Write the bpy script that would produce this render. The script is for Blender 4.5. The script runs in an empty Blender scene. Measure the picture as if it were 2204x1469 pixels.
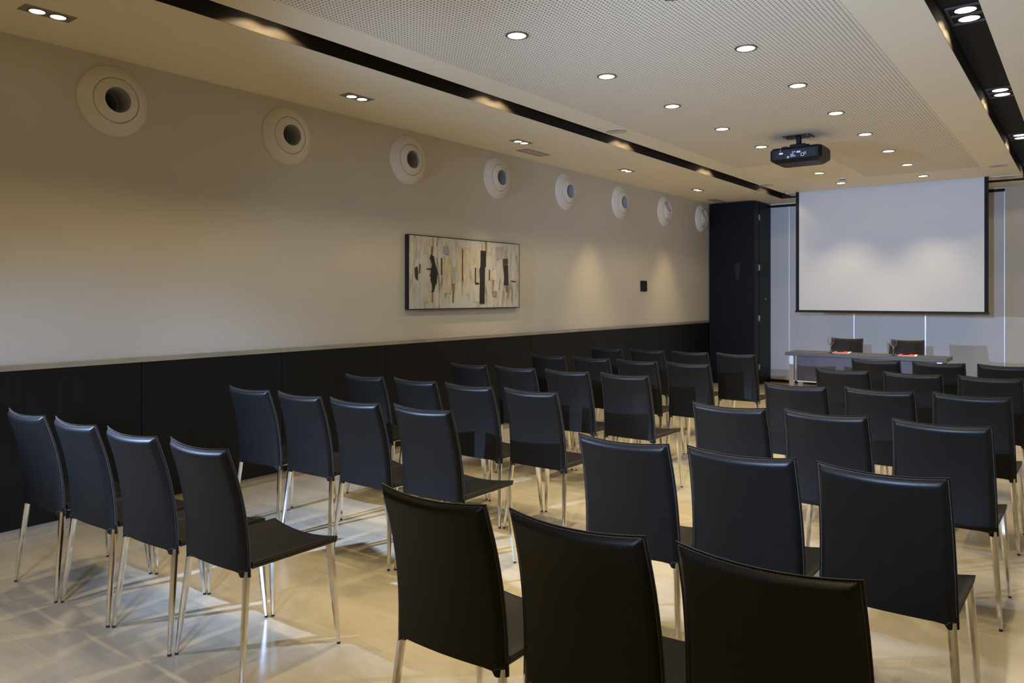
import bpy, bmesh, math, random
from mathutils import Vector, Matrix
random.seed(7)
S = bpy.context.scene
C = S.collection
PI = math.pi

# ------------------------------------------------------------------ camera, world, exposure, large lights
cd = bpy.data.cameras.new('camera')
cam = bpy.data.objects.new('camera', cd); C.objects.link(cam)
cam.location = (0, 0, 1.51)
cam.rotation_euler = (PI/2, 0, math.atan(1243.0/1628.0))
cd.sensor_width = 36.0; cd.lens = 1628.0/2204.0*36.0
cd.shift_y = -97.5/2204.0
cd.clip_start = 0.05
S.camera = cam

W = bpy.data.worlds.new('world'); S.world = W; W.use_nodes = True
W.node_tree.nodes['Background'].inputs[0].default_value = (0.5, 0.6, 0.8, 1)
W.node_tree.nodes['Background'].inputs[1].default_value = 0.0
S.view_settings.view_transform = 'Standard'
S.view_settings.look = 'None'
S.view_settings.gamma = 1.0
S.view_settings.use_curve_mapping = False
S.view_settings.exposure = 1.45
S.cycles.max_bounces = 10
S.cycles.diffuse_bounces = 6
S.cycles.caustics_reflective = False
S.cycles.caustics_refractive = False
S.cycles.sample_clamp_indirect = 6.0
S.cycles.use_denoising = True

WARM = (1.0, 0.79, 0.45)
COOL = (0.45, 0.63, 1.0)
def spot(name, loc, target, power, color, size, blend, radius, parent=None):
    l = bpy.data.lights.new(name, 'SPOT'); l.energy = power; l.color = color
    l.spot_size = math.radians(size); l.spot_blend = blend; l.shadow_soft_size = radius
    o = bpy.data.objects.new(name, l); C.objects.link(o); o.location = loc
    d = Vector(target) - Vector(loc)
    o.rotation_euler = d.to_track_quat('-Z', 'Y').to_euler()
    if parent: o.parent = parent
    return o
P_RAFT, P_WALL, P_SLOT = 29.0, 17.0, 7.0
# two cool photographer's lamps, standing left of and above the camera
spot('cool_spot', (-4.42, 0.15, 1.77), (-1.7, 8.0, 0.45), 540.0, COOL, 80, 1.0, 0.012)
spot('cool_spot', (-0.62, -0.3, 2.02), (-2.4, 12.0, 1.5), 560.0, COOL, 60, 0.8, 0.02)
spot('cool_spot', (-0.3, -1.8, 1.9), (-5.40, 2.38, -0.24), 330.0, (0.38, 0.57, 1.0), 36, 0.5, 0.28)  # added unseen spot, made up to wash the lower left wall with blue

# ------------------------------------------------------------------ materials
def mat(name, color, rough=0.5, metal=0.0, spec=0.5, noise=None, bump=None, emit=None):
    m = bpy.data.materials.new(name); m.use_nodes = True
    nt = m.node_tree; b = nt.nodes['Principled BSDF']
    b.inputs['Base Color'].default_value = (*color, 1); b.inputs['Roughness'].default_value = rough
    b.inputs['Metallic'].default_value = metal; b.inputs['Specular IOR Level'].default_value = spec
    tc = None
    if noise or bump:
        tc = nt.nodes.new('ShaderNodeTexCoord')
    if noise:
        (scale, amount, stretch) = noise
        mp = nt.nodes.new('ShaderNodeMapping'); mp.inputs['Scale'].default_value = stretch
        nt.links.new(tc.outputs['Object'], mp.inputs[0])
        n = nt.nodes.new('ShaderNodeTexNoise'); n.inputs['Scale'].default_value = scale; n.inputs['Detail'].default_value = 5
        nt.links.new(mp.outputs[0], n.inputs['Vector'])
        r = nt.nodes.new('ShaderNodeValToRGB')
        r.color_ramp.elements[0].position = 0.3; r.color_ramp.elements[1].position = 0.7
        r.color_ramp.elements[0].color = (*[c*(1-amount) for c in color], 1)
        r.color_ramp.elements[1].color = (*[min(1, c*(1+amount)) for c in color], 1)
        nt.links.new(n.outputs['Fac'], r.inputs[0]); nt.links.new(r.outputs[0], b.inputs['Base Color'])
    if bump:
        (scale, strength) = bump
        n2 = nt.nodes.new('ShaderNodeTexNoise'); n2.inputs['Scale'].default_value = scale; n2.inputs['Detail'].default_value = 3
        nt.links.new(tc.outputs['Object'], n2.inputs['Vector'])
        bp = nt.nodes.new('ShaderNodeBump'); bp.inputs['Strength'].default_value = strength; bp.inputs['Distance'].default_value = 0.002
        nt.links.new(n2.outputs['Fac'], bp.inputs['Height']); nt.links.new(bp.outputs[0], b.inputs['Normal'])
    if emit:
        b.inputs['Emission Color'].default_value = (*emit[0], 1); b.inputs['Emission Strength'].default_value = emit[1]
    return m

M = {}
M['wall'] = mat('wall_paint', (0.54, 0.50, 0.415), 0.55, noise=(1.5, 0.02, (1, 1, 1)), bump=(120, 0.05))
M['ceiling'] = mat('ceiling_paint', (0.84, 0.76, 0.58), 0.7, noise=(2, 0.015, (1, 1, 1)))
M['black'] = mat('matte_black_paint', (0.012, 0.012, 0.013), 0.7, spec=0.2)
M['liner'] = mat('dark_slot_lining', (0.030, 0.0235, 0.0185), 0.75, spec=0.15)
M['wood'] = mat('black_stained_wood', (0.0045, 0.0043, 0.0042), 0.5, spec=0.3, noise=(6, 0.4, (6, 6, 0.5)), bump=(60, 0.15))
M['wood2'] = mat('black_lacquer_door', (0.0035, 0.0035, 0.0036), 0.45, spec=0.15, noise=(5, 0.3, (5, 5, 0.6)), bump=(50, 0.1))
M['rail'] = mat('brushed_champagne_metal', (0.50, 0.46, 0.38), 0.4, metal=0.7, noise=(5, 0.12, (4, 1, 4)))
M['skirting'] = mat('tan_stone_skirting', (0.40, 0.33, 0.23), 0.35, noise=(4, 0.12, (1, 1, 1)))
M['leather'] = mat('black_leather', (0.0044, 0.0042, 0.0039), 0.43, spec=0.26, noise=(25, 0.15, (1, 1, 1)), bump=(260, 0.12))
M['edge'] = mat('raw_leather_edge', (0.055, 0.052, 0.05), 0.6)
M['thread'] = mat('pale_stitching', (0.17, 0.155, 0.135), 0.7)
M['chrome'] = mat('polished_chrome', (0.80, 0.79, 0.77), 0.09, metal=1.0)
M['rubber'] = mat('black_rubber', (0.01, 0.01, 0.01), 0.6)
M['disc'] = mat('gloss_white_enamel', (0.66, 0.62, 0.54), 0.25, noise=(3, 0.02, (1, 1, 1)))
M['tube'] = mat('grey_duct', (0.42, 0.42, 0.43), 0.6)
M['lens'] = mat('lit_lamp_lens', (0.9, 0.85, 0.75), 0.4, emit=((1.0, 0.90, 0.70), 3.2))
M['bezel'] = mat('dark_nickel_bezel', (0.22, 0.20, 0.17), 0.35, metal=0.8)
M['plate'] = mat('satin_grey_plate', (0.30, 0.27, 0.21), 0.45, metal=0.5)
M['housing'] = mat('black_lamp_housing', (0.035, 0.034, 0.035), 0.5)
M['screen'] = mat('matte_white_screen', (0.62, 0.62, 0.62), 0.85, spec=0.1)
M['partition'] = mat('grey_white_partition', (0.52, 0.52, 0.52), 0.45)
M['alu'] = mat('pale_aluminium_profile', (0.85, 0.86, 0.9), 0.35, metal=0.3)
M['table'] = mat('charcoal_laminate', (0.055, 0.055, 0.06), 0.42, noise=(8, 0.2, (1, 8, 8)))
M['modesty'] = mat('dark_modesty_panel', (0.075, 0.07, 0.088), 0.3, noise=(4, 0.25, (2, 8, 1)))
M['red'] = mat('red_card', (0.70, 0.055, 0.04), 0.5)
M['paper'] = mat('white_paper', (0.85, 0.83, 0.80), 0.6)
M['plastic'] = mat('black_plastic', (0.006, 0.006, 0.007), 0.45, spec=0.2)
M['plastic2'] = mat('dark_grey_plastic', (0.010, 0.010, 0.012), 0.42, spec=0.25)
M['socket'] = mat('pale_socket_metal', (0.75, 0.78, 0.85), 0.3, metal=0.3)
M['grille'] = mat('beige_grille', (0.52, 0.46, 0.36), 0.6)
M['speaker'] = mat('beige_speaker_mesh', (0.50, 0.45, 0.36), 0.8)
M['steel'] = mat('brushed_steel', (0.6, 0.6, 0.6), 0.3, metal=0.9)
M['sensor'] = mat('off_white_plastic', (0.62, 0.57, 0.52), 0.5)
gl = bpy.data.materials.new('clear_glass'); gl.use_nodes = True
b = gl.node_tree.nodes['Principled BSDF']
b.inputs['Transmission Weight'].default_value = 1.0; b.inputs['Roughness'].default_value = 0.05; b.inputs['IOR'].default_value = 1.45
b.inputs['Base Color'].default_value = (0.97, 0.98, 1, 1)
M['glass'] = gl

def marble():
    m = bpy.data.materials.new('cream_marble_tile'); m.use_nodes = True
    nt = m.node_tree; N = nt.nodes; L = nt.links; b = N['Principled BSDF']
    tc = N.new('ShaderNodeTexCoord'); oi = N.new('ShaderNodeObjectInfo')
    mul = N.new('ShaderNodeVectorMath'); mul.operation = 'SCALE'; mul.inputs[0].default_value = (31, 17, 9)
    L.new(oi.outputs['Random'], mul.inputs['Scale'])
    add = N.new('ShaderNodeVectorMath'); add.operation = 'ADD'
    L.new(tc.outputs['Object'], add.inputs[0]); L.new(mul.outputs[0], add.inputs[1])
    mp = N.new('ShaderNodeMapping'); mp.inputs['Rotation'].default_value = (0, 0, 0.5); mp.inputs['Scale'].default_value = (1, 2.4, 1)
    L.new(add.outputs[0], mp.inputs[0])
    n1 = N.new('ShaderNodeTexNoise'); n1.inputs['Scale'].default_value = 1.6; n1.inputs['Detail'].default_value = 8
    n1.inputs['Roughness'].default_value = 0.62; n1.inputs['Distortion'].default_value = 0.8
    L.new(mp.outputs[0], n1.inputs['Vector'])
    r = N.new('ShaderNodeValToRGB'); e = r.color_ramp.elements
    e[0].position = 0.28; e[0].color = (0.43, 0.385, 0.295, 1)
    e[1].position = 0.72; e[1].color = (0.58, 0.525, 0.41, 1)
    e2 = r.color_ramp.elements.new(0.5); e2.color = (0.52, 0.47, 0.365, 1)
    L.new(n1.outputs['Fac'], r.inputs[0])
    n2 = N.new('ShaderNodeTexNoise'); n2.inputs['Scale'].default_value = 3.2; n2.inputs['Detail'].default_value = 6; n2.inputs['Distortion'].default_value = 1.6
    L.new(mp.outputs[0], n2.inputs['Vector'])
    v = N.new('ShaderNodeValToRGB'); v.color_ramp.elements[0].position = 0.485; v.color_ramp.elements[0].color = (0, 0, 0, 1)
    v.color_ramp.elements[1].position = 0.5; v.color_ramp.elements[1].color = (1, 1, 1, 1)
    ve = v.color_ramp.elements.new(0.515); ve.color = (0, 0, 0, 1)
    L.new(n2.outputs['Fac'], v.inputs[0])
    sc = N.new('ShaderNodeMath'); sc.operation = 'MULTIPLY'; sc.inputs[1].default_value = 0.22; L.new(v.outputs[0], sc.inputs[0])
    mx = N.new('ShaderNodeMix'); mx.data_type = 'RGBA'
    L.new(sc.outputs[0], mx.inputs['Factor']); L.new(r.outputs[0], mx.inputs['A']); mx.inputs['B'].default_value = (0.66, 0.62, 0.52, 1)
    L.new(mx.outputs['Result'], b.inputs['Base Color'])
    b.inputs['Roughness'].default_value = 0.16; b.inputs['Specular IOR Level'].default_value = 0.45
    rr = N.new('ShaderNodeMapRange'); rr.inputs['To Min'].default_value = 0.13; rr.inputs['To Max'].default_value = 0.26
    L.new(n1.outputs['Fac'], rr.inputs['Value']); L.new(rr.outputs[0], b.inputs['Roughness'])
    return m
M['marble'] = marble()
M['grout'] = mat('tile_joint', (0.60, 0.55, 0.43), 0.6)

def perforated():
    m = bpy.data.materials.new('perforated_plasterboard'); m.use_nodes = True
    nt = m.node_tree; N = nt.nodes; L = nt.links; b = N['Principled BSDF']
    tc = N.new('ShaderNodeTexCoord')
    s = N.new('ShaderNodeVectorMath'); s.operation = 'SCALE'; s.inputs['Scale'].default_value = 1/0.0262; L.new(tc.outputs['Object'], s.inputs[0])
    f = N.new('ShaderNodeVectorMath'); f.operation = 'FRACTION'; L.new(s.outputs[0], f.inputs[0])
    d = N.new('ShaderNodeVectorMath'); d.operation = 'SUBTRACT'; d.inputs[1].default_value = (0.5, 0.5, 0); L.new(f.outputs[0], d.inputs[0])
    z = N.new('ShaderNodeVectorMath'); z.operation = 'MULTIPLY'; z.inputs[1].default_value = (1, 1, 0); L.new(d.outputs[0], z.inputs[0])
    l = N.new('ShaderNodeVectorMath'); l.operation = 'LENGTH'; L.new(z.outputs[0], l.inputs[0])
    c = N.new('ShaderNodeMath'); c.operation = 'LESS_THAN'; c.inputs[1].default_value = 0.225; L.new(l.outputs['Value'], c.inputs[0])
    mx = N.new('ShaderNodeMix'); mx.data_type = 'RGBA'; L.new(c.outputs[0], mx.inputs['Factor'])
    mx.inputs['A'].default_value = (0.81, 0.74, 0.595, 1); mx.inputs['B'].default_value = (0.13, 0.105, 0.07, 1)
    L.new(mx.outputs['Result'], b.inputs['Base Color']); b.inputs['Roughness'].default_value = 0.75
    return m
M['perf'] = perforated()

def canvas():
    m = bpy.data.materials.new('streaked_canvas'); m.use_nodes = True
    nt = m.node_tree; N = nt.nodes; L = nt.links; b = N['Principled BSDF']
    tc = N.new('ShaderNodeTexCoord')
    def nz(scale, st, det=6, dist=0.6):
        mp = N.new('ShaderNodeMapping'); mp.inputs['Scale'].default_value = st; L.new(tc.outputs['Object'], mp.inputs[0])
        n = N.new('ShaderNodeTexNoise'); n.inputs['Scale'].default_value = scale; n.inputs['Detail'].default_value = det; n.inputs['Distortion'].default_value = dist
        L.new(mp.outputs[0], n.inputs['Vector']); return n.outputs['Fac']
    r = N.new('ShaderNodeValToRGB'); e = r.color_ramp.elements
    e[0].position = 0.34; e[0].color = (0.20, 0.165, 0.115, 1); e[1].position = 0.62; e[1].color = (0.56, 0.55, 0.50, 1)
    e2 = r.color_ramp.elements.new(0.46); e2.color = (0.47, 0.43, 0.34, 1)
    L.new(nz(5, (1, 4.5, 0.9)), r.inputs[0])
    r2 = N.new('ShaderNodeValToRGB'); r2.color_ramp.elements[0].position = 0.45; r2.color_ramp.elements[1].position = 0.6
    L.new(nz(3, (1, 1.2, 1)), r2.inputs[0])
    mx = N.new('ShaderNodeMix'); mx.data_type = 'RGBA'; L.new(r2.outputs[0], mx.inputs['Factor'])
    L.new(r.outputs[0], mx.inputs['A']); mx.inputs['B'].default_value = (0.50, 0.50, 0.48, 1)
    L.new(mx.outputs['Result'], b.inputs['Base Color']); b.inputs['Roughness'].default_value = 0.7
    bp = N.new('ShaderNodeBump'); bp.inputs['Strength'].default_value = 0.5; bp.inputs['Distance'].default_value = 0.004
    L.new(nz(18, (1, 2, 0.8)), bp.inputs['Height']); L.new(bp.outputs[0], b.inputs['Normal'])
    return m
M['canvas'] = canvas()

# ------------------------------------------------------------------ mesh helpers
class MB:
    def __init__(s): s.v = []; s.f = []; s.m = []
    def add(s, vs, fs, mi=0):
        o = len(s.v); s.v += [tuple(p) for p in vs]
        for f in fs: s.f.append(tuple(i+o for i in f)); s.m.append(mi)
        return s
    def box(s, x0, x1, y0, y1, z0, z1, mi=0):
        vs = [(x, y, z) for z in (z0, z1) for y in (y0, y1) for x in (x0, x1)]
        return s.add(vs, [(0, 2, 3, 1), (4, 5, 7, 6), (0, 1, 5, 4), (2, 6, 7, 3), (0, 4, 6, 2), (1, 3, 7, 5)], mi)
    def lathe(s, prof, seg=32, axis='z', loc=(0, 0, 0), cap0=False, cap1=False, mi=0):
        vs = []
        for (r, h) in prof:
            for k in range(seg):
                a = 2*PI*k/seg; c, q = r*math.cos(a), r*math.sin(a)
                p = {'z': (c, q, h), 'x': (h, c, q), 'y': (q, h, c)}[axis]
                vs.append((p[0]+loc[0], p[1]+loc[1], p[2]+loc[2]))
        fs = []
        for i in range(len(prof)-1):
            for k in range(seg):
                k2 = (k+1) % seg
                fs.append((i*seg+k, i*seg+k2, (i+1)*seg+k2, (i+1)*seg+k))
        if cap0: fs.append(tuple(reversed(range(seg))))
        if cap1: fs.append(tuple((len(prof)-1)*seg+k for k in range(seg)))
        return s.add(vs, fs, mi)
    def tube(s, pts, rad, seg=8, caps=True, sx=1.0, mi=0):
        pts = [Vector(p) for p in pts]
        if not isinstance(rad, (list, tuple)): rad = [rad]*len(pts)
        vs = []
        for i, p in enumerate(pts):
            d = (pts[min(i+1, len(pts)-1)] - pts[max(i-1, 0)]).normalized()
            up = Vector((0, 1, 0)) if abs(d.y) < 0.9 else Vector((0, 0, 1))
            a = d.cross(up).normalized(); b2 = d.cross(a).normalized()
            for k in range(seg):
                t = 2*PI*(k+0.5)/seg
                vs.append(p + a*(rad[i]*math.cos(t)*sx) + b2*(rad[i]*math.sin(t)))
        fs = []
        for i in range(len(pts)-1):
            for k in range(seg):
                k2 = (k+1) % seg
                fs.append((i*seg+k, i*seg+k2, (i+1)*seg+k2, (i+1)*seg+k))
        if caps:
            fs.append(tuple(reversed(range(seg)))); fs.append(tuple((len(pts)-1)*seg+k for k in range(seg)))
        return s.add(vs, fs, mi)
    def mesh(s, name, mats, smooth=None, bevel=None):
        me = bpy.data.meshes.new(name); me.from_pydata(s.v, [], s.f); me.update()
        for m in (mats if isinstance(mats, (list, tuple)) else [mats]): me.materials.append(m)
        me.polygons.foreach_set('material_index', s.m)
        bm = bmesh.new(); bm.from_mesh(me)
        if bevel:
            ed = [e for e in bm.edges if len(e.link_faces) == 2 and e.calc_face_angle(0) > 0.5]
            bmesh.ops.bevel(bm, geom=ed, offset=bevel, segments=2, affect='EDGES', profile=0.5)
        bmesh.ops.recalc_face_normals(bm, faces=bm.faces)
        bm.to_mesh(me); bm.free()
        if smooth:
            me.polygons.foreach_set('use_smooth', [True]*len(me.polygons))
            me.set_sharp_from_angle(angle=math.radians(smooth))
        return me
    def build(s, name, mats, parent=None, smooth=None, bevel=None):
        return link(name, s.mesh(name, mats, smooth, bevel), parent)
def link(name, me, parent=None):
    o = bpy.data.objects.new(name, me); C.objects.link(o)
    if parent: o.parent = parent
    return o
def tag(o, label=None, cat=None, group=None, kind=None):
    if label: o['label'] = label
    if cat: o['category'] = cat
    if group: o['group'] = group
    if kind: o['kind'] = kind
    return o
def thing(name, label, cat, loc=(0, 0, 0), rz=0, group=None):
    o = bpy.data.objects.new(name, None); C.objects.link(o)
    o.empty_display_size = 0.1
    o.location = loc; o.rotation_euler = (0, 0, rz)
    return tag(o, label, cat, group)
def copy_tree(o, parent=None):
    c = o.copy(); C.objects.link(c)
    if parent: c.parent = parent
    for ch in list(o.children): copy_tree(ch, c)
    return c

# ------------------------------------------------------------------ the setting
XL, XR, YB, YF, ZC = -5.3, 0.72, -2.6, 13.4, 3.13
XC, XD = -4.48, -1.0          # cabinet side, right end of the sliding partition
# floor: a slab of joints and separate marble tiles
fl = MB().box(XL-0.3, XR+0.3, YB-0.3, YF+0.3, -0.12, -0.0004).build('floor', M['grout']); tag(fl, 'cream polished marble tile floor of the conference room', kind='structure')
T = 0.9; G = 0.0008
tile_cache = {}
xs = [XL] + [-2.39 + T*k for k in range(-3, 4) if XL < -2.39+T*k < XR] + [XR]
ys = [YB] + [1.33 + T*k for k in range(-5, 15) if YB < 1.33+T*k < YF] + [YF]
for i in range(len(xs)-1):
    for j in range(len(ys)-1):
        w, d = round(xs[i+1]-xs[i], 4), round(ys[j+1]-ys[j], 4)
        if (w, d) not in tile_cache:
            tile_cache[(w, d)] = MB().box(-w/2+G, w/2-G, -d/2+G, d/2-G, -0.01, 0.0).mesh('tile', M['marble'])
        o = link('tile', tile_cache[(w, d)], fl); o.location = ((xs[i]+xs[i+1])/2, (ys[j]+ys[j+1])/2, 0)

# left wall with round openings for the air nozzles
DISCS = [2.451 + 1.405*k for k in range(8)]; ZD = 2.838; RO = 0.150
wl = MB()
z0, z1 = 1.05, ZC
def wq(y0, y1, a, b2):
    wl.add([(XL, y0, a), (XL, y1, a), (XL, y1, b2), (XL, y0, b2)], [(0, 1, 2, 3)])
prev = YB
seg = 32
for y in DISCS:
    h = 0.2
    wq(prev, y-h, z0, z1); wq(y-h, y+h, z0, ZD-h); wq(y-h, y+h, ZD+h, z1)
    sq = []; ci = []
    for k in range(seg):
        a = 2*PI*k/seg + PI/4
        c, s_ = math.cos(a), math.sin(a); m_ = max(abs(c), abs(s_))
        sq.append((XL, y+h*c/m_, ZD+h*s_/m_)); ci.append((XL, y+RO*c, ZD+RO*s_))
    wl.add(sq+ci, [(k, (k+1) % seg, seg+(k+1) % seg, seg+k) for k in range(seg)])
    prev = y+h
wq(prev, YF, z0, z1)
wo = MB().box(XL-0.5, XL-0.42, YB-0.3, YF+0.3, -0.1, 3.6).build('wall_outer', M['wall']); tag(wo, 'outer leaf of the left wall', kind='structure')
wall_left = wl.build('wall_left', M['wall']); tag(wall_left, 'long off-white painted left wall above black panelling', kind='structure')
# wainscot panels
ps = [YB] + [2.64-1.165*k for k in range(4, 0, -1) if 2.64-1.165*k > YB] + [2.64+1.162*k for k in range(9)] + [12.58]
for i in range(len(ps)-1):
    o = MB().box(XL-0.01, XL+0.018, ps[i]+0.003, ps[i+1]-0.003, 0.066, 1.048).build('wainscot_panel', M['wood'], wall_left, bevel=0.002)
MB().box(XL-0.4, XL-0.011, YB, YF, 0.0, 1.045).build('panel_backing', M['black'], wo)
tr = MB().box(XL-0.02, XL+0.026, YB, 12.58, 1.048, 1.087).build('trim_1', M['rail'], None, bevel=0.003); tag(tr, 'pale metal rail capping the black wainscot', kind='structure')
bb = MB().box(XL-0.02, XL+0.006, YB, 12.6, 0.0, 0.065).build('baseboard_left', M['skirting'], None, bevel=0.002); tag(bb, 'tan stone skirting under the black wainscot', kind='structure')

# back wall with the grey sliding partition leaves
wb = MB().box(XL-0.5, XR+0.5, YF+0.06, YF+0.3, -0.1, 3.6).box(XD, XR+0.3, YF-0.012, YF+0.06, 0.0, ZC).build('wall_back', M['wall'])
tag(wb, 'far end wall behind the projection screen', kind='structure')
jx = [XC-0.01, -4.154, -3.10, -2.05, XD]
for i in range(len(jx)-1):
    a, b2 = jx[i], jx[i+1]
    MB().box(a+0.011, b2-0.011, YF, YF+0.05, 0.05, 3.07).build('partition_panel', M['partition'], wb, bevel=0.003)
for i in range(1, len(jx)):
    MB().box(jx[i]-0.010, jx[i]+0.010, YF-0.006, YF+0.05, 0.05, 3.07).build('joint_profile', M['alu'], wb)
MB().box(XC, XD, YF+0.01, YF+0.06, 0.0, 0.05).build('floor_gap', M['black'], wb)
t2 = MB().box(XC, XD, YF-0.012, YF+0.05, 3.07, 3.112).build('trim_2', M['black']); tag(t2, 'black overhead track above the grey partition panels', kind='structure')
MB().box(XC, XD, YF-0.01, YF+0.06, 3.112, ZC).build('track_filler', M['ceiling'], wb)
wr = MB().box(XR, XR+0.2, YB-0.3, YF+0.3, -0.1, 3.6).build('wall_right', M['wall']); tag(wr, 'right wall beside the camera', kind='structure')
wk = MB().box(XL-0.5, XR+0.3, YB-0.2, YB, -0.1, 3.6).build('wall_rear', M['wall']); tag(wk, 'rear wall behind the camera', kind='structure')

# ceiling: soffits, raft with perforated field, black slot around the raft
SL0, SL1, SR0, SR1, SF0, SF1 = -4.072, -3.832, -0.720, -0.483, 12.50, 12.745
c = MB()
c.box(XL-0.45, SL0, YB-0.2, YF+0.1, ZC, 3.34)
c.box(SR1, XR+0.1, YB-0.2, YF+0.1, ZC, 3.34)
c.box(SL0, SR1, SF1, YF+0.1, ZC, 3.34)
c.box(SL1, SR0, YB-0.2, 12.06, ZC, 3.25)
c.box(SL1, SR0, 12.15, SF0, ZC, 3.25)
c.box(XL-0.45, XR+0.3, YB-0.3, YF+0.3, 3.36, 3.5)
ce = c.build('ceiling', M['ceiling']); tag(ce, 'cream plaster ceiling with a dropped centre raft', kind='structure')
ZS = 3.262
rf_ = MB(); lin = MB()
e_ = 0.002
rf_.box(SL0, SL1, YB, SF1, ZS, ZS+0.01); rf_.box(SR0, SR1, YB, SF1, ZS, ZS+0.01); rf_.box(SL1, SR0, SF0, SF1, ZS, ZS+0.01)
lin.box(SL0-e_*0, SL0+e_, YB, SF1, ZC+0.001, ZS); lin.box(SL1-e_, SL1, YB, SF0, ZC+0.001, ZS)
lin.box(SR0, SR0+e_, YB, SF0, ZC+0.001, ZS); lin.box(SR1-e_, SR1, YB, SF1, ZC+0.001, ZS)
lin.box(SL0, SR1, SF1-e_, SF1, ZC+0.001, ZS); lin.box(SL1, SR0, SF0, SF0+e_, ZC+0.001, ZS)
lin.build('slot_lining', M['liner'], ce)
rf_.build('slot_roof', M['black'], ce)
MB().box(SL1, SR0, 12.06, 12.15, 3.24, 3.25).build('screen_slot', M['black'], ce)
pf = MB()
PX0, PX1, PY1 = -3.55, -1.09, 11.1
pf.box(PX0, PX1, YB, 9.35, ZC-0.0015, ZC).box(-2.42, PX1, 9.35, PY1, ZC-0.0015, ZC)
pf.build('perforated_panel', M['perf'], ce)
MB().box(PX0, -2.42, 9.35, PY1, ZC-0.0012, ZC).build('access_panel', M['ceiling'], ce)

# ------------------------------------------------------------------ lamps of the room
def lens_ring(r_in, r_out, h):
    return [(r_in, 0.0), (r_in, -h), (r_out-0.004, -h), (r_out, -h*0.3), (r_out, 0.0)]
dl = thing('ceiling_downlight', 'x', 'ceiling light', group='round downlights in the raft')
MB().lathe(lens_ring(0.057, 0.073, 0.006), 28).build('bezel', M['bezel'], dl, smooth=40)
MB().lathe([(0.057, -0.002)], 28, cap0=True).lathe([(0.0569, -0.002), (0.0569, -0.0005)], 28).build('lens', M['lens'], dl)
spot('lamp', (0, 0, -0.02), (0, 0, -2), P_RAFT, WARM, 86, 0.9, 0.03, dl)
cnt = ['nearest', 'second', 'third', 'fourth', 'fifth', 'sixth', 'seventh', 'eighth']
first = True
YD = [11.45 - 1.1*k for k in range(13)]
for side, X in (('left', -2.825), ('right', -1.782)):
    vis = [y for y in sorted(YD) if y > (3.5 if side == 'left' else 4.5)]
    for y in sorted(YD):
        if y < 2.0 and y > -1.0: continue
        o = dl if first else copy_tree(dl); first = False
        o.location = (X, y, ZC-0.0015)
        if y in vis:
            n = vis.index(y)
            if side == 'left':
                o['label'] = 'round ceiling downlight, %s from the camera in the left row' % cnt[n]
                if n == 5: o['label'] = 'round ceiling downlight hidden just behind the hanging projector'
            else:
                o['label'] = 'round ceiling downlight, %s from the camera in the right row' % cnt[n]
        else:
            o['label'] = 'round ceiling downlight above the viewpoint, outside the view'

tw = thing('twin_spotlight', 'x', 'ceiling light', group='twin spotlights along the left wall')
MB().box(-0.060, 0.060, -0.135, 0.135, -0.005, 0.0).build('plate', M['plate'], tw, bevel=0.0015)
for sy in (-0.055, 0.055):
    MB().lathe([(0.040, -0.005), (0.040, -0.009), (0.047, -0.009), (0.048, -0.005)], 24, loc=(0, sy, 0)).build('bezel', M['bezel'], tw, smooth=40)
    MB().lathe([(0.040, -0.0065)], 24, cap0=True, loc=(0, sy, 0)).lathe([(0.0399, -0.0065), (0.0399, -0.0045)], 24, loc=(0, sy, 0)).build('lens', M['lens'], tw)
    spot('lamp', (0, sy, -0.03), (0, sy, -2), P_WALL, WARM, 56, 1.0, 0.03, tw)
first = True
for n, y in enumerate([-2.65+0.25, -0.42, 1.83, 4.13, 6.37, 8.64, 10.87]):
    o = tw if first else copy_tree(tw); first = False
    o.location = (-4.743, y, ZC)
    for ch in o.children:
        if ch.type == 'LIGHT': ch.rotation_euler = (0, math.radians(-20 if y < 5 else 6), 0)
    if n < 2: o['label'] = 'twin ceiling spotlight on the left soffit, behind the viewpoint'
    else: o['label'] = 'twin ceiling spotlight on the left soffit, %s from the camera' % ['nearest', 'second', 'third', 'fourth', 'farthest'][n-2]

sl = thing('slot_spotlight', 'x', 'ceiling light', group='twin spotlights in the black ceiling slots')
hs = MB(); hw, hl = 0.100, 0.175
hs.box(-hw, -hw+0.014, -hl, hl, -0.012, 0.0).box(hw-0.014, hw, -hl, hl, -0.012, 0.0)
for yy in (-hl, -0.007, hl-0.014): hs.box(-hw+0.014, hw-0.014, yy, yy+0.014, -0.012, 0.0)
hs.build('housing', M['housing'], sl)
for sy in (-0.09, 0.09):
    MB().lathe([(0.058, -0.004), (0.060, -0.009), (0.067, -0.009), (0.069, -0.002)], 28, loc=(0.0, sy, 0)).build('reflector_ring', M['black'], sl, smooth=40)
    MB().lathe([(0.058, -0.006)], 28, cap0=True, loc=(0, sy, 0)).lathe([(0.0579, -0.006), (0.0579, -0.001)], 28, loc=(0, sy, 0)).build('lens', M['lens'], sl)
    spot('lamp', (0, sy, -0.03), (0, sy, -2), P_SLOT, WARM, 72, 0.8, 0.03, sl)
    spot('spill_light', (0, sy, -0.03), (0, sy, -2), P_SLOT*0.75, WARM, 138, 0.06, 0.02, sl)
first = True
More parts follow.
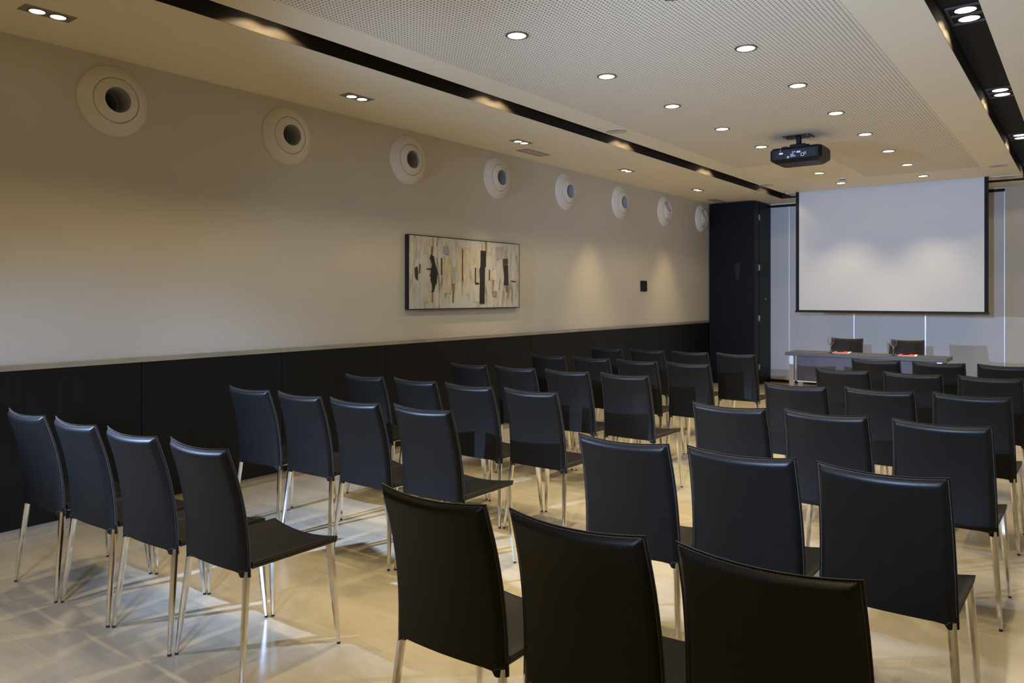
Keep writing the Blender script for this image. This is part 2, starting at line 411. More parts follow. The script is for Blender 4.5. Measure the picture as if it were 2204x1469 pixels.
for side, X, Y0, n0 in (('right', -0.602, 3.18, 5), ('left', -3.952, 2.80, 5)):
    yl = [Y0 + 2.26*k for k in range(-1 if side == 'left' else -2, 5)]
    for y in yl:
        if y > 12.3: continue
        o = sl if first else copy_tree(sl); first = False
        o.location = (X, y, ZS)
        if y > 11.5:                                                # the last pair is dimmed beside the screen
            for ch in o.children:
                if ch.name.startswith('spill_light'):
                    ch.data = ch.data.copy(); ch.data.energy *= 0.3
        if side == 'right' and y > 5:
            o['label'] = 'black twin spotlight in the right ceiling slot, %s from the camera' % ['nearest', 'second', 'third', 'farthest'][int(round((y-5.44)/2.26))]
        elif side == 'left' and y > 2.5:
            o['label'] = 'twin spotlight deep in the left ceiling slot above glow %s from the camera' % ['nearest', 'second', 'third', 'fourth', 'farthest'][int(round((y-2.8)/2.26))]
        else:
            o['label'] = 'black twin slot spotlight above the viewpoint, outside the view'

# speakers, grilles, sensor
sp = tag(MB().lathe([(0.0, -0.004), (0.09, -0.004), (0.097, -0.006), (0.103, -0.005), (0.105, 0.0)], 32).build('ceiling_speaker', M['speaker'], None, smooth=50), 'x', 'speaker', 'flush ceiling speakers')
for k, (x, y, lab) in enumerate([(-3.696, 6.525, 'round flush speaker on the left raft border near the perforated field'),
                                 (-3.744, 11.0, 'round flush speaker on the left raft border, far end'),
                                 (-0.905, 11.14, 'round flush speaker on the right raft border, far end'),
                                 (-0.905, 12.25, 'round flush speaker at the right corner behind the projection screen')]):
    o = sp if k == 0 else sp.copy()
    if k: C.objects.link(o)
    o.location = (x, y, ZC); o['label'] = lab
g = thing('air_grille', 'beige slim air grille on the left soffit beside a twin spotlight', 'vent', (-4.985, 6.93, ZC), 0, 'ceiling air grilles')
MB().box(-0.075, -0.065, -0.225, 0.225, -0.006, 0).box(0.065, 0.075, -0.225, 0.225, -0.006, 0).box(-0.065, 0.065, -0.225, -0.215, -0.006, 0).box(-0.065, 0.065, 0.215, 0.225, -0.006, 0).build('frame', M['plate'], g)
for k in range(7):
    x = -0.054 + k*0.018
    MB().box(x-0.007, x+0.007, -0.214, 0.214, -0.004, -0.001).build('slat', M['grille'], g)
MB().box(-0.065, 0.065, -0.215, 0.215, -0.001, 0).build('backing', M['housing'], g)
g2 = copy_tree(g); g2.location = (-5.03, 12.30, ZC); g2['label'] = 'slim air grille on the left soffit in front of the black cabinet'
sd = thing('smoke_detector', 'small white ceiling smoke detector just before the screen', 'detector', (-2.70, 11.02, ZC))
MB().lathe([(0.052, 0.0), (0.052, -0.014), (0.046, -0.02), (0.040, -0.02)], 24, cap1=True).build('base', M['sensor'], sd, smooth=40)
MB().lathe([(0.034, -0.02), (0.034, -0.034)], 20, cap1=True).build('sensing_head', M['housing'], sd, smooth=40)
MB().lathe([(0.040, -0.034), (0.036, -0.044), (0.02, -0.047)], 20, cap0=True, cap1=True).build('cap', M['sensor'], sd, smooth=40)

# ------------------------------------------------------------------ round air nozzles on the left wall
ring = MB().lathe([(0.152, -0.02), (0.153, 0.050), (0.155, 0.0535), (0.160, 0.0535), (0.170, 0.0505), (0.195, 0.037), (0.218, 0.0225), (0.232, 0.013), (0.238, 0.008), (0.240, 0.0)], 56, axis='x').mesh('ring', M['disc'], smooth=50)
noz = MB().lathe([(0.151, -0.005), (0.150, 0.0505), (0.147, 0.0545), (0.135, 0.0605), (0.118, 0.068), (0.104, 0.0735), (0.094, 0.077), (0.089, 0.0785), (0.087, 0.0785), (0.0855, 0.077)], 48, axis='x').mesh('nozzle', M['disc'], smooth=60)
def tilted_nozzle():
    Rb, sq_, up, tw_ = 0.150, 0.56, math.radians(33), math.radians(9)
    rot = Matrix.Rotation(tw_, 3, 'Z') @ Matrix.Rotation(-up, 3, 'Y')
    th0 = math.asin(0.0866/Rb)
    def pts(th, r=Rb, inset=0.0):
        out = []
        for k in range(40):
            a = 2*PI*k/40
            p = rot @ Vector((r*math.cos(th)-inset, r*math.sin(th)*math.cos(a), r*math.sin(th)*math.sin(a)))
            out.append((p.x*sq_, p.y, p.z))
        return out
    rows = [pts(th0+(math.radians(112)-th0)*k/12) for k in range(13)]
    b1 = MB(); vs = [p for r_ in rows for p in r_]
    b1.add(vs, [(i*40+k, i*40+(k+1) % 40, (i+1)*40+(k+1) % 40, (i+1)*40+k) for i in range(12) for k in range(40)])
    rows2 = [pts(th0, inset=d) for d in (0.0, 0.05, 0.10, 0.16)]
    b2 = MB(); vs = [p for r_ in rows2 for p in r_]
    b2.add(vs, [(i*40+k, i*40+(k+1) % 40, (i+1)*40+(k+1) % 40, (i+1)*40+k) for i in range(3) for k in range(40)])
    return b1.mesh('nozzle', M['disc'], smooth=60), b2.mesh('duct', M['tube'], smooth=60)
tnoz, tduct = tilted_nozzle()
duct = MB().lathe([(0.0857, 0.078), (0.0857, -0.10), (0.0855, -0.102), (0.078, -0.104), (0.078, -0.20)], 40, axis='x').mesh('duct', M['tube'], smooth=40)
back = MB().lathe([(0.0785, -0.2)], 32, axis='x', cap0=True).lathe([(0.0785, -0.2), (0.0785, -0.21)], 32, axis='x').mesh('duct_back', M['black'])
ordn = ['first', 'second', 'third', 'fourth', 'fifth', 'sixth', 'seventh', 'eighth']
for k, y in enumerate(DISCS):
    lab = 'round white air nozzle on the left wall, %s from the camera' % ordn[k]
    if k == 0: lab += ', largest in view'
    if k > 5: lab = 'round white air nozzle turned upward, %s on the left wall' % ('seventh' if k == 6 else 'eighth and last')
    t = thing('air_nozzle', lab, 'vent', (XL, y, ZD), 0, 'round air nozzles along the left wall')
    link('ring', ring, t)
    if k > 5:
        n = link('nozzle', tnoz, t); link('duct', tduct, n)
    else:
        n = link('nozzle', noz, t); link('duct', duct, n); link('duct_back', back, n)

# ------------------------------------------------------------------ painting and wall control
pt = thing('painting', 'wide abstract canvas with black and cream patches on the left wall', 'painting', (XL, 0, 0))
MB().box(0.0, 0.043, 5.232, 7.02, 1.384, 2.108).build('canvas', [M['canvas']], pt, bevel=0.002)
pe = MB(); 
pe.box(0.0, 0.0445, 5.222, 5.234, 1.376, 2.114).box(0.0, 0.0445, 7.018, 7.026, 1.376, 2.114).box(0.0, 0.0445, 5.234, 7.018, 2.106, 2.114).box(0.0, 0.0445, 5.234, 7.018, 1.376, 1.385)
pe.build('edge_frame', M['plastic2'], pt)
ART = [
((0.46, 0.42, 0.34),[(5.300,2.082),(5.539,2.083),(5.529,1.937),(5.423,1.919),(5.300,1.854)]),
((0.50, 0.43, 0.31),[(5.471,1.645),(5.539,1.646),(5.554,1.443),(5.471,1.450)]),
((0.035, 0.025, 0.018),[(5.312,1.788),(5.347,1.803),(5.358,1.750),(5.355,1.664),(5.333,1.676),(5.314,1.709)]),
((0.03, 0.02, 0.015),[(5.377,1.827),(5.390,1.825),(5.385,1.734),(5.375,1.737)]),
((0.03, 0.03, 0.02),[(5.476,1.780),(5.500,1.789),(5.539,1.787),(5.539,1.775),(5.500,1.778),(5.481,1.772)]),
((0.01, 0.011, 0.01),[(5.539,1.929),(5.568,1.920),(5.586,1.909),(5.603,1.838),(5.628,1.784),(5.640,1.737),(5.630,1.702),(5.626,1.634),(5.606,1.627),(5.588,1.565),(5.578,1.550),(5.547,1.552),(5.560,1.579),(5.556,1.633),(5.539,1.667),(5.539,1.700),(5.524,1.717),(5.539,1.741),(5.541,1.768),(5.524,1.785),(5.551,1.799),(5.558,1.837),(5.539,1.870),(5.524,1.886)]),
((0.08, 0.06, 0.04),[(5.551,2.013),(5.560,2.010),(5.564,1.930),(5.547,1.930)]),
((0.1, 0.08, 0.05),[(5.556,1.550),(5.570,1.550),(5.570,1.443),(5.563,1.443)]),
((0.50, 0.44, 0.31),[(5.708,1.924),(5.842,1.927),(5.847,1.539),(5.728,1.539),(5.718,1.704)]),
((0.05, 0.035, 0.02),[(5.690,1.896),(5.704,1.903),(5.704,1.731),(5.690,1.724)]),
((0.3, 0.29, 0.3),[(5.718,2.021),(5.805,2.022),(5.821,1.943),(5.723,1.935)]),
((0.49, 0.43, 0.31),[(5.920,2.039),(6.013,2.037),(6.013,1.667),(5.931,1.666)]),
((0.50, 0.445, 0.335),[(6.030,2.031),(6.147,2.029),(6.136,1.525),(6.087,1.518),(6.038,1.668)]),
((0.05, 0.035, 0.02),[(6.014,2.008),(6.025,2.009),(6.025,1.667),(6.014,1.689)]),
((0.34, 0.33, 0.31),[(5.847,1.811),(5.915,1.814),(5.904,1.644),(5.857,1.637)]),
((0.06, 0.05, 0.04),[(5.868,1.539),(5.881,1.539),(5.877,1.441),(5.865,1.441)]),
((0.18, 0.14, 0.1),[(5.857,1.637),(5.904,1.652),(5.894,1.539),(5.868,1.539)]),
((0.51, 0.45, 0.33),[(6.186,2.021),(6.293,2.022),(6.290,1.657),(6.233,1.656),(6.192,1.829)]),
((0.52, 0.5, 0.44),[(6.192,1.630),(6.299,1.632),(6.301,1.449),(6.197,1.453)]),
((0.015, 0.012, 0.01),[(6.226,1.816),(6.242,1.816),(6.240,1.656),(6.299,1.650),(6.299,1.639),(6.233,1.636),(6.224,1.671)]),
((0.013, 0.012, 0.012),[(6.322,2.005),(6.414,2.006),(6.412,1.836),(6.397,1.821),(6.393,1.703),(6.389,1.426),(6.305,1.427),(6.310,1.701),(6.301,1.796),(6.320,1.833)]),
((0.56, 0.51, 0.41),[(6.485,1.801),(6.607,1.801),(6.604,1.684),(6.479,1.684)]),
((0.03, 0.025, 0.02),[(6.468,1.801),(6.482,1.801),(6.479,1.684),(6.464,1.689)]),
((0.07, 0.035, 0.022),[(6.712,1.929),(6.799,1.936),(6.801,1.870),(6.717,1.862)]),
((0.028, 0.02, 0.016),[(6.717,1.859),(6.804,1.865),(6.811,1.726),(6.816,1.630),(6.729,1.633),(6.739,1.724)]),
((0.2, 0.13, 0.09),[(6.757,1.627),(6.820,1.622),(6.816,1.549),(6.776,1.549)]),
((0.54, 0.49, 0.39),[(6.877,1.804),(6.967,1.803),(6.969,1.682),(6.874,1.689)]),
((0.03, 0.025, 0.02),[(6.864,1.688),(6.960,1.682),(6.954,1.670),(6.871,1.677)]),
((0.36, 0.35, 0.34),[(6.580,2.059),(6.726,2.067),(6.702,1.936),(6.592,1.902)]),
((0.27, 0.26, 0.25),[(6.508,1.571),(6.616,1.564),(6.604,1.496),(6.520,1.511)]),
]
pcache = {}
for i, (col, pl) in enumerate(ART):
    if col not in pcache: pcache[col] = mat('paint_patch_%d' % len(pcache), col, 0.65, noise=(9, 0.22 if col[0] > 0.1 else 0.1, (1, 5, 1)), bump=(70, 0.4))
    n = len(pl); h = 0.0446 + 0.0004*(i % 5) + (0.002 if col[0] < 0.1 else 0)
    vs = [(0.042, y, z) for y, z in pl] + [(h, y, z) for y, z in pl]
    MB().add(vs, [tuple(range(n)), tuple(range(n, 2*n))] + [(k, (k+1) % n, n+(k+1) % n, n+k) for k in range(n)]).build('paint_patch', pcache[col], pt)
sw = thing('wall_control', 'small black control panel on the left wall near the cabinet', 'switch', (XL, 10.175, 1.66))
MB().box(0, 0.014, -0.098, 0.098, -0.079, 0.079).build('frame', M['plastic'], sw, bevel=0.003)
MB().box(0.012, 0.017, -0.066, 0.066, -0.055, 0.055).build('faceplate', M['plastic2'], sw, bevel=0.002)

# ------------------------------------------------------------------ black corner cabinet with folded door
cb = thing('corner_cabinet', 'tall black cabinet with folded door in the far left corner', 'cabinet', (XL+0.02, 12.6, 0))
cw = XC - XL - 0.02
MB().box(0.0, cw, 0.235, YF-12.6-0.014, 0.0, 3.115).build('body', M['wood2'], cb, bevel=0.002)
dr = MB().box(0.0, cw-0.004, 0.0, 0.222, 0.02, 3.112).build('door', M['wood2'], cb, bevel=0.003)
pl = MB().box(0.455, 0.555, -0.012, 0.002, 1.93, 2.085).box(0.470, 0.540, -0.012, 0.002, 1.775, 1.94).build('lock_plate', M['plastic2'], dr, bevel=0.006)
MB().lathe([(0.024, -0.02), (0.024, -0.01)], 20, axis='y', loc=(0.505, 0, 2.02), cap0=True).build('lock_cylinder', M['plastic2'], dr, smooth=40)
for z in (2.852, 1.998, 1.132, 0.30):
    MB().box(cw-0.006, cw+0.006, 0.2215, 0.2355, z-0.048, z+0.048).build('hinge', M['steel'], cb)
MB().lathe([(0.0, 0.0), (0.02, 0.0), (0.022, 0.006), (0.016, 0.012)], 18, axis='x', loc=(cw, 0.52, 1.463), cap1=True).build('side_lock', M['steel'], cb, smooth=40)

# ------------------------------------------------------------------ projection screen
sc = thing('projection_screen', 'large white pull-down projection screen with black borders', 'screen', (-2.370, 12.1, 1.263))
w2 = 1.281; H_ = 1.925
MB().box(-w2+0.05, w2-0.05, -0.003, 0.0, 0.030, H_).build('surface', M['screen'], sc)
bd = MB().box(-w2, -w2+0.05, -0.0032, 0.0002, 0.018, H_).box(w2-0.05, w2, -0.0032, 0.0002, 0.018, H_).box(-w2+0.05, w2-0.05, -0.0032, 0.0002, 0.018, 0.032).build('border', M['black'], sc)
MB().box(-w2-0.01, w2+0.01, -0.017, 0.013, -0.004, 0.020).build('bottom_bar', M['plastic'], sc, bevel=0.004)

# ------------------------------------------------------------------ ceiling projector
pj = thing('projector', 'black video projector hanging upside down from the raft ceiling', 'projector', (-2.322, 7.86, ZC-0.0015))
mb = MB().box(-0.155, 0.110, -0.10, 0.09, -0.008, 0).build('ceiling_plate', M['plastic'], pj, bevel=0.002)
for (x, y) in ((-0.13, -0.08), (0.085, -0.08), (0.085, 0.07), (-0.13, 0.07)):
    MB().lathe([(0.008, -0.012), (0.008, -0.008)], 10, loc=(x, y, 0), cap0=True).build('bolt', M['steel'], mb)
MB().lathe([(0.026, -0.008), (0.026, -0.075), (0.03, -0.078), (0.03, -0.09)], 20, loc=(-0.02, 0, 0), cap1=True).build('pole', M['plastic'], pj, smooth=40)
MB().box(-0.095, 0.065, -0.07, 0.07, -0.125, -0.085).build('bracket', M['plastic'], pj, bevel=0.012)
ar = MB()
for (x, y) in ((-0.15, -0.11), (0.11, -0.11), (0.11, 0.12), (-0.15, 0.12)):
    ar.tube([(-0.02, 0, -0.115), (x, y, -0.118), (x*1.02, y*1.02, -0.15)], 0.008, 8)
ar.build('support_arms', M['plastic'], pj)
for x in (-0.13, 0.09):
    MB().lathe([(0.012, -0.145), (0.012, -0.112), (0.016, -0.110), (0.016, -0.104)], 14, loc=(x, -0.08, 0), cap0=True, cap1=True).build('adjusting_knob', M['plastic'], pj, smooth=40)
bx0, bx1, zt, zb = -0.253, 0.251, -0.135, -0.285
vs = []
ring8 = [(bx0+0.03, -0.20), (bx1-0.03, -0.20), (bx1, -0.165), (bx1, 0.13), (bx1-0.04, 0.18), (bx0+0.04, 0.18), (bx0, 0.13), (bx0, -0.165)]
lev = [(0.93, zt), (1.0, zt-0.018), (1.0, zb+0.035), (0.80, zb)]
for sca, z in lev: vs += [(x*sca, y*sca, z) for x, y in ring8]
fs = [tuple(range(8)), tuple(range(24, 32))]
for l in range(3): fs += [(l*8+k, l*8+(k+1) % 8, (l+1)*8+(k+1) % 8, (l+1)*8+k) for k in range(8)]
bo = MB().add(vs, fs).build('body', M['plastic'], pj, bevel=0.004)
ycon = -0.2005
MB().box(-0.19, 0.20, ycon-0.001, ycon+0.004, zb+0.045, zt-0.03).build('rear_panel', M['plastic2'], bo, bevel=0.001)
for (x, z, r) in ((-0.065, -0.235, 0.011), (-0.035, -0.230, 0.007), (-0.018, -0.228, 0.007), (0.0, -0.228, 0.007), (-0.035, -0.212, 0.007), (-0.018, -0.210, 0.007), (-0.02, -0.190, 0.007), (0.0, -0.188, 0.007)):
    MB().lathe([(r, ycon-0.004), (r*0.6, ycon-0.004), (r*0.5, ycon)], 14, axis='y', loc=(x, 0, z), cap1=True).lathe([(r, ycon), (r, ycon-0.004)], 14, axis='y', loc=(x, 0, z)).build('socket', M['socket'], bo)
MB().box(0.018, 0.055, ycon-0.004, ycon, -0.200, -0.184).build('port', M['steel'], bo)
MB().lathe([(0.018, ycon-0.004), (0.013, ycon-0.004), (0.013, ycon)], 16, axis='y', loc=(0.075, 0, -0.222)).build('socket', M['steel'], bo)
MB().lathe([(0.012, ycon-0.004), (0.008, ycon-0.004), (0.008, ycon)], 16, axis='y', loc=(0.098, 0, -0.208)).build('socket', M['steel'], bo)
MB().tube([(-0.10, -0.12, -0.12), (-0.135, -0.19, -0.125), (-0.14, -0.212, -0.165), (-0.125, -0.212, -0.19)], 0.004, 8).build('cable', M['steel'], pj, smooth=60)
MB().box(-0.150, -0.112, -0.214, -0.208, -0.203, -0.188).build('cable_tag', M['paper'], pj)
MB().lathe([(0.05, 0.18), (0.05, 0.205), (0.042, 0.21)], 24, axis='y', loc=(0.08, 0, -0.21), cap1=True).build('lens_barrel', M['plastic2'], bo, smooth=40)

# ------------------------------------------------------------------ presenters' table and what stands on it
tb = thing('conference_table', 'long charcoal speakers\' table with metal legs under the screen', 'table', (-2.335, 10.70, 0))
tx = 0.965
MB().box(-tx, tx, -0.25, 0.25, 0.705, 0.75).build('tabletop', M['table'], tb, bevel=0.003)
for (x, y) in ((-tx+0.08, -0.20), (tx-0.08, -0.20), (-tx+0.08, 0.20), (tx-0.08, 0.20)):
    MB().box(x-0.03, x+0.03, y-0.03, y+0.03, 0.0, 0.705).build('leg', M['steel'], tb, bevel=0.003)
mo = MB().box(-tx+0.12, tx-0.12, -0.12, -0.10, 0.36, 0.70).build('modesty_panel', M['modesty'], tb, bevel=0.002)
MB().box(-tx+0.12, tx-0.12, -0.124, -0.098, 0.345, 0.36).build('panel_edge', M['alu'], mo)
def wineglass(loc, label):
    t = thing('wine_glass', label, 'glass', loc, 0, 'wine glasses on the speakers\' table')
    pr = [(0.0, 0.0), (0.038, 0.0), (0.039, 0.002), (0.030, 0.004), (0.012, 0.008), (0.0055, 0.016), (0.0042, 0.05), (0.0045, 0.095), (0.009, 0.106), (0.022, 0.118), (0.036, 0.138), (0.043, 0.155), (0.041, 0.185), (0.036, 0.222),
          (0.0345, 0.222), (0.0394, 0.185), (0.0413, 0.155), (0.0345, 0.140), (0.021, 0.122), (0.008, 0.112), (0.0, 0.110)]
    MB().lathe(pr, 32).build('glass_body', M['glass'], t, smooth=60)
wineglass((-2.735, 10.575, 0.75), 'clear wine glass on the left half of the speakers\' table')
wineglass((-1.985, 10.60, 0.75), 'clear wine glass on the right half of the speakers\' table')
def notepad(x, y, rz, side):
    t = thing('notepad', 'red card notepad with white margin on the table\'s %s half' % side, 'notepad', (x, y, 0.75), rz, 'red notepads on the speakers\' table')
    MB().box(-0.105, 0.105, -0.148, 0.148, 0, 0.004).build('pages', M['paper'], t)
    MB().box(-0.103, 0.078, -0.146, 0.146, 0.004, 0.0052).build('cover', M['red'], t)
    p = thing('pen', 'black pen lying on the %s red notepad' % side, 'pen', (x-0.02, y+0.02, 0.7602), rz+0.9, 'pens on the notepads')
    MB().tube([(-0.062, 0, 0), (0.052, 0, 0)], 0.005, 8).build('barrel', M['plastic'], p, smooth=60)
    MB().tube([(0.052, 0, 0), (0.066, 0, 0)], [0.0048, 0.001], 8).build('tip', M['steel'], p, smooth=60)
notepad(-2.655, 10.82, 0.12, 'left')
notepad(-1.855, 10.81, 0.12, 'right')

# ------------------------------------------------------------------ chairs
def lerp_tab(tab, x):
    if x <= tab[0][0]: return tab[0][1]
    for (a, fa), (b2, fb) in zip(tab, tab[1:]):
        if x <= b2:
            t = (x-a)/(b2-a); return fa + (fb-fa)*t
    return tab[-1][1]
PROF = [(0.40, 0.086), (0.46, 0.086), (0.52, 0.0845), (0.57, 0.081), (0.62, 0.0755), (0.67, 0.068), (0.72, 0.0585), (0.77, 0.047), (0.82, 0.033), (0.87, 0.0165), (0.90, 0.0065), (0.93, -0.004)]
def smooth01(t):
    t = max(0.0, min(1.0, t)); return t*t*(3-2*t)
ZTOP = 0.927
def back_mid(u, v):
    zt = ZTOP - 0.013*(1-u*u)
    zb = 0.432 - 0.020*smooth01((abs(u)-0.80)/0.08)
    z = zb + (zt-zb)*v
    w = 0.2225 - 0.0145*v
    y = lerp_tab(PROF, z) - 0.030*(1-u*u)*(0.75+0.25*v)
    return (u*w, y, z, w, zt)
def back_thick(u, v):
    x, y, z, w, zt = back_mid(u, v)
    e = min(w*(1-abs(u)), zt-z)
    if e < 0.0075: return 0.0045
    return 0.0045 + 0.0235*math.sin(PI/2*min(1.0, (e-0.0075)/0.024))**0.9 - 0.003*smooth01((e-0.06)/0.1)
US = [-1, -0.966, -0.955, -0.935, -0.91, -0.885, -0.86, -0.82, -0.70, -0.5, -0.25, 0]
US = US + [-u for u in reversed(US[:-1])]
VS = [0, 0.03, 0.10, 0.2, 0.3, 0.4, 0.5, 0.6, 0.7, 0.78, 0.84, 0.885, 0.915, 0.935, 0.955, 0.97, 0.981, 0.9852, 1.0]
def backrest_mesh():
    b = MB(); nu, nv = len(US), len(VS)
    rear, front = [], []
    for v in VS:
        for u in US:
            x, y, z, w, zt = back_mid(u, v); t = back_thick(u, v)
            rear.append((x, y-0.85*t, z)); front.append((x, y+0.15*t, z))
    vs = rear + front; o = nu*nv
    fs = []; fe = []
    for j in range(nv-1):
        for i in range(nu-1):
            q = (j*nu+i, j*nu+i+1, (j+1)*nu+i+1, (j+1)*nu+i)
            fs.append(q); fs.append(tuple(o+k for k in reversed(q)))
    for i in range(nu-1):
        fe.append(((nv-1)*nu+i, (nv-1)*nu+i+1, o+(nv-1)*nu+i+1, o+(nv-1)*nu+i)); fs.append((i+1, i, o+i, o+i+1))
    for j in range(nv-1):
        fe.append((j*nu, (j+1)*nu, o+(j+1)*nu, o+j*nu)); fe.append(((j+1)*nu+nu-1, j*nu+nu-1, o+j*nu+nu-1, o+(j+1)*nu+nu-1))
    b.add(vs, fs, 0)
    for f in fe: b.f.append(f); b.m.append(1)
    return b.mesh('backrest', [M['leather'], M['edge']], smooth=50)
def seat_top(u, s_):
    y = 0.098 + (0.517-0.098)*s_ - 0.012*(1-u*u)*smooth01((s_-0.6)/0.4)
    w = 0.2165 + 0.0075*s_
    z = 0.467 - 0.020*(1-u**2)*(0.45+0.55*smooth01(s_*1.2)) + 0.002*s_
    ed = min(w*(1-abs(u)), (1-s_)*0.42)
    z -= 0.004*(1-smooth01(ed/0.012))
    return (u*w, y, z)
def seat_mesh():
    us = [-1, -0.97, -0.92, -0.8, -0.6, -0.3, 0, 0.3, 0.6, 0.8, 0.92, 0.97, 1]; ss = [0, 0.1, 0.25, 0.4, 0.55, 0.7, 0.82, 0.9, 0.95, 0.98, 1]
    b = MB(); nu, nv = len(us), len(ss); top = []; bot = []
    for s_ in ss:
        for u in us:
            p = seat_top(u, s_); top.append(p); bot.append((p[0]*0.985, p[1]-0.004*s_, p[2]-0.0245+0.008*(1-abs(u))))
    o = nu*nv; fs = []
    for j in range(nv-1):
        for i in range(nu-1):
            q = (j*nu+i, j*nu+i+1, (j+1)*nu+i+1, (j+1)*nu+i); fs.append(q); fs.append(tuple(o+k for k in reversed(q)))
    for i in range(nu-1):
        fs.append(((nv-1)*nu+i, (nv-1)*nu+i+1, o+(nv-1)*nu+i+1, o+(nv-1)*nu+i)); fs.append((i+1, i, o+i, o+i+1))
    for j in range(nv-1):
        fs.append((j*nu, (j+1)*nu, o+(j+1)*nu, o+j*nu)); fs.append(((j+1)*nu+nu-1, j*nu+nu-1, o+j*nu+nu-1, o+(j+1)*nu+nu-1))
    b.add(top+bot, fs)
    return b.mesh('seat', M['leather'], smooth=45)
def stitch_mesh():
    b = MB()
    def run(pts, side=None):
        acc = 0.0; P = [Vector(p) for p in pts]; L_ = [0.0]
        for a, c2 in zip(P, P[1:]): L_.append(L_[-1]+(c2-a).length)
        def at(d):
            for k in range(len(P)-1):
                if d <= L_[k+1]: return P[k].lerp(P[k+1], (d-L_[k])/max(1e-9, L_[k+1]-L_[k]))
            return P[-1]
        d = 0.002
        while d + 0.0048 < L_[-1]:
            a, c2 = at(d), at(d+0.0046); r = 0.0007
            dd = (c2-a).normalized(); s1 = dd.cross(Vector((0.3, 0.9, 0.2))).normalized()*r; s2 = dd.cross(s1).normalized()*r
            vs = [a+s1, a+s2, a-s1, a-s2, c2+s1, c2+s2, c2-s1, c2-s2]
            b.add(vs, [(0, 1, 5, 4), (1, 2, 6, 5), (2, 3, 7, 6), (3, 0, 4, 7)])
            d += 0.0068
    def rear(u, v):
        x, y, z, w, zt = back_mid(u, v); return (x, y-0.85*back_thick(u, v)-0.0006, z)
    def front(u, v):
        x, y, z, w, zt = back_mid(u, v); return (x, y+0.15*back_thick(u, v)+0.0006, z)
    vv = [k/40*0.985 for k in range(41)]; uu = [-0.968+k/40*1.936 for k in range(41)]
    for fn in (rear, front):
        run([fn(-0.9685, v) for v in vv]); run([fn(u, 0.9863) for u in uu]); run([fn(0.9685, v) for v in vv])
    for sgn in (-1, 1):
        run([rear(sgn*(0.83+0.135*k/10), 0.006+0.042*smooth01(k/4)) for k in range(11)])
        for dz in (0.0065, 0.0195):
            run([(p[0]+sgn*(0.0006-0.0032*dz/0.0245), p[1], p[2]-dz) for p in [seat_top(sgn, k/20) for k in range(21)]])
    return b.mesh('stitching', M['thread'])
bk, st_, stc = backrest_mesh(), seat_mesh(), stitch_mesh()
def leg_meshes(top, foot, r0, r1):
    top, foot = Vector(top), Vector(foot); d = (foot-top)
    cut = foot - d.normalized()*0.010
    m1 = MB().tube([top, top+d*0.3, top+d*0.65, cut], [r0, r0*0.96, r0*0.74+r1*0.22, r1], 8)
    m2 = MB().tube([cut, foot], [r1*0.96, r1*0.90], 8)
    return m1.mesh('leg', M['chrome'], smooth=30), m2.mesh('foot_tip', M['rubber'], smooth=30)
LEGS = []
for sx in (-1, 1):
    LEGS.append(leg_meshes((sx*0.2015, 0.0815, 0.432), (sx*0.2345, 0.036, 0.0), 0.0150, 0.0085))
    LEGS.append(leg_meshes((sx*0.203, 0.488, 0.446), (sx*0.2345, 0.514, 0.0), 0.0175, 0.0085))
sleeves = [MB().tube([(sx*0.2000, 0.0825, 0.45), (sx*0.2030, 0.0815, 0.411)], [0.0120, 0.0138], 10, sx=1.3).mesh('leg_sleeve', M['leather'], smooth=40) for sx in (-1, 1)]
frame_m = MB().tube([(-0.2, 0.11, 0.441), (0.2, 0.11, 0.441)], 0.009, 8).tube([(-0.2, 0.486, 0.438), (0.2, 0.486, 0.438)], 0.009, 8).tube([(-0.2, 0.11, 0.441), (-0.2, 0.486, 0.438)], 0.009, 8).tube([(0.2, 0.11, 0.441), (0.2, 0.486, 0.438)], 0.009, 8).mesh('seat_frame', M['chrome'], smooth=40)
def chair(loc, rz, label, group):
    t = thing('chair', label, 'chair', loc, rz, group)
    link('backrest', bk, t); link('seat', st_, t); link('seat_frame', frame_m, t)
    tag(link('stitching', stc, t), kind='stuff')
    for sm in sleeves: link('leg_sleeve', sm, t)
    for lm, fm in LEGS:
        l = link('leg', lm, t); link('foot_tip', fm, l)
    return t
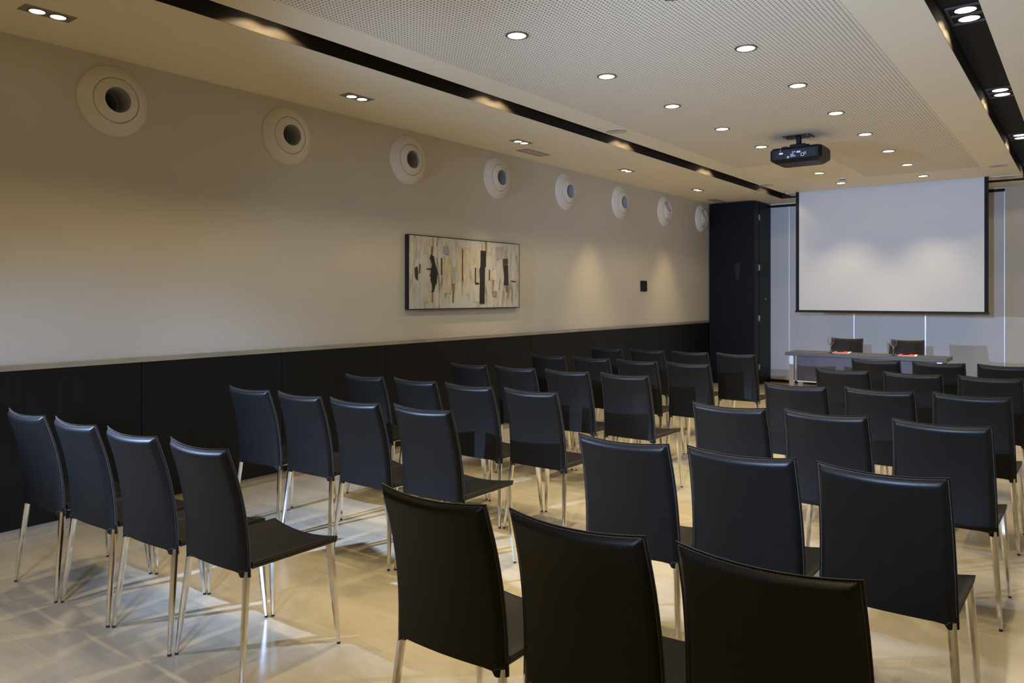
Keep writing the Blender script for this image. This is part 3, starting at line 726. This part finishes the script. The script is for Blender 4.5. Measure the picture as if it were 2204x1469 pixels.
ROWS = {
'L1': [(-4.282, 1.557, 1.3), (-3.793, 1.585, 0.5), (-3.303, 1.609, 1.3), (-2.827, 1.643, 0.5)],
'L2': [(-4.276, 2.83, 1.8), (-3.787, 2.847, -0.3), (-3.300, 2.858, 0.5), (-2.809, 2.896, 1.5)],
'L3': [(-4.293, 3.809, 0.0), (-3.790, 3.834, 0.0), (-3.285, 3.826, 0.0), (-2.793, 3.845, 0.0)],
'L4': [(-4.300, 5.005, 0.0), (-3.810, 5.03, 0.0), (-3.305, 5.043, 0.0), (-2.797, 5.057, 0.0)],
'L5': [(-4.310, 6.23, 0.0), (-3.813, 6.24, 0.0), (-3.318, 6.235, 0.0), (-2.825, 6.26, 0.0)],
'L6': [(-4.392, 7.52, 0.0), (-3.880, 7.53, 0.0), (-3.390, 7.56, 0.0), (-2.893, 7.58, 0.0)],
'R1': [(-1.553, 1.642, 1.0), (-1.068, 1.666, 0.8), (-0.577, 1.678, 0.5)],
'R2': [(-1.531, 2.755, 1.5), (-1.050, 2.790, 1.5), (-0.563, 2.792, 0.0)],
'R3': [(-1.548, 3.955, 0.0), (-1.065, 4.005, 0.0), (-0.552, 4.013, 0.0)],
'R4': [(-1.561, 5.16, 0.0), (-1.062, 5.22, 0.0), (-0.562, 5.26, 0.0)],
'R5': [(-1.583, 6.46, 0.0), (-1.083, 6.49, 0.0), (-0.578, 6.51, 0.0)],
'R6': [(-1.575, 7.61, 0.0), (-1.066, 7.63, 0.0), (-0.565, 7.65, 0.0)]}
rown = ['nearest row', 'second row', 'third row', 'fourth row', 'fifth row', 'farthest row']
lcol = ['leftmost', 'second from the left', 'third from the left', 'at the aisle end']
rcol = ['leftmost beside the aisle', 'in the middle', 'rightmost']
for k, v in ROWS.items():
    r = int(k[1])-1; left = k[0] == 'L'
    for i, (x, y, rz) in enumerate(v):
        lab = 'black leather chair %s, %s of the %s block' % ((lcol if left else rcol)[i], rown[r], 'left' if left else 'right')
        chair((x, y, 0), math.radians(rz), lab, 'audience chairs in the %s block' % ('left' if left else 'right'))
chair((-2.69, 11.24, 0), PI, 'black leather chair facing the room behind the left red notepad', 'speakers\' chairs behind the table')
chair((-1.945, 11.28, 0), PI, 'black leather chair facing the room behind the right red notepad', 'speakers\' chairs behind the table')
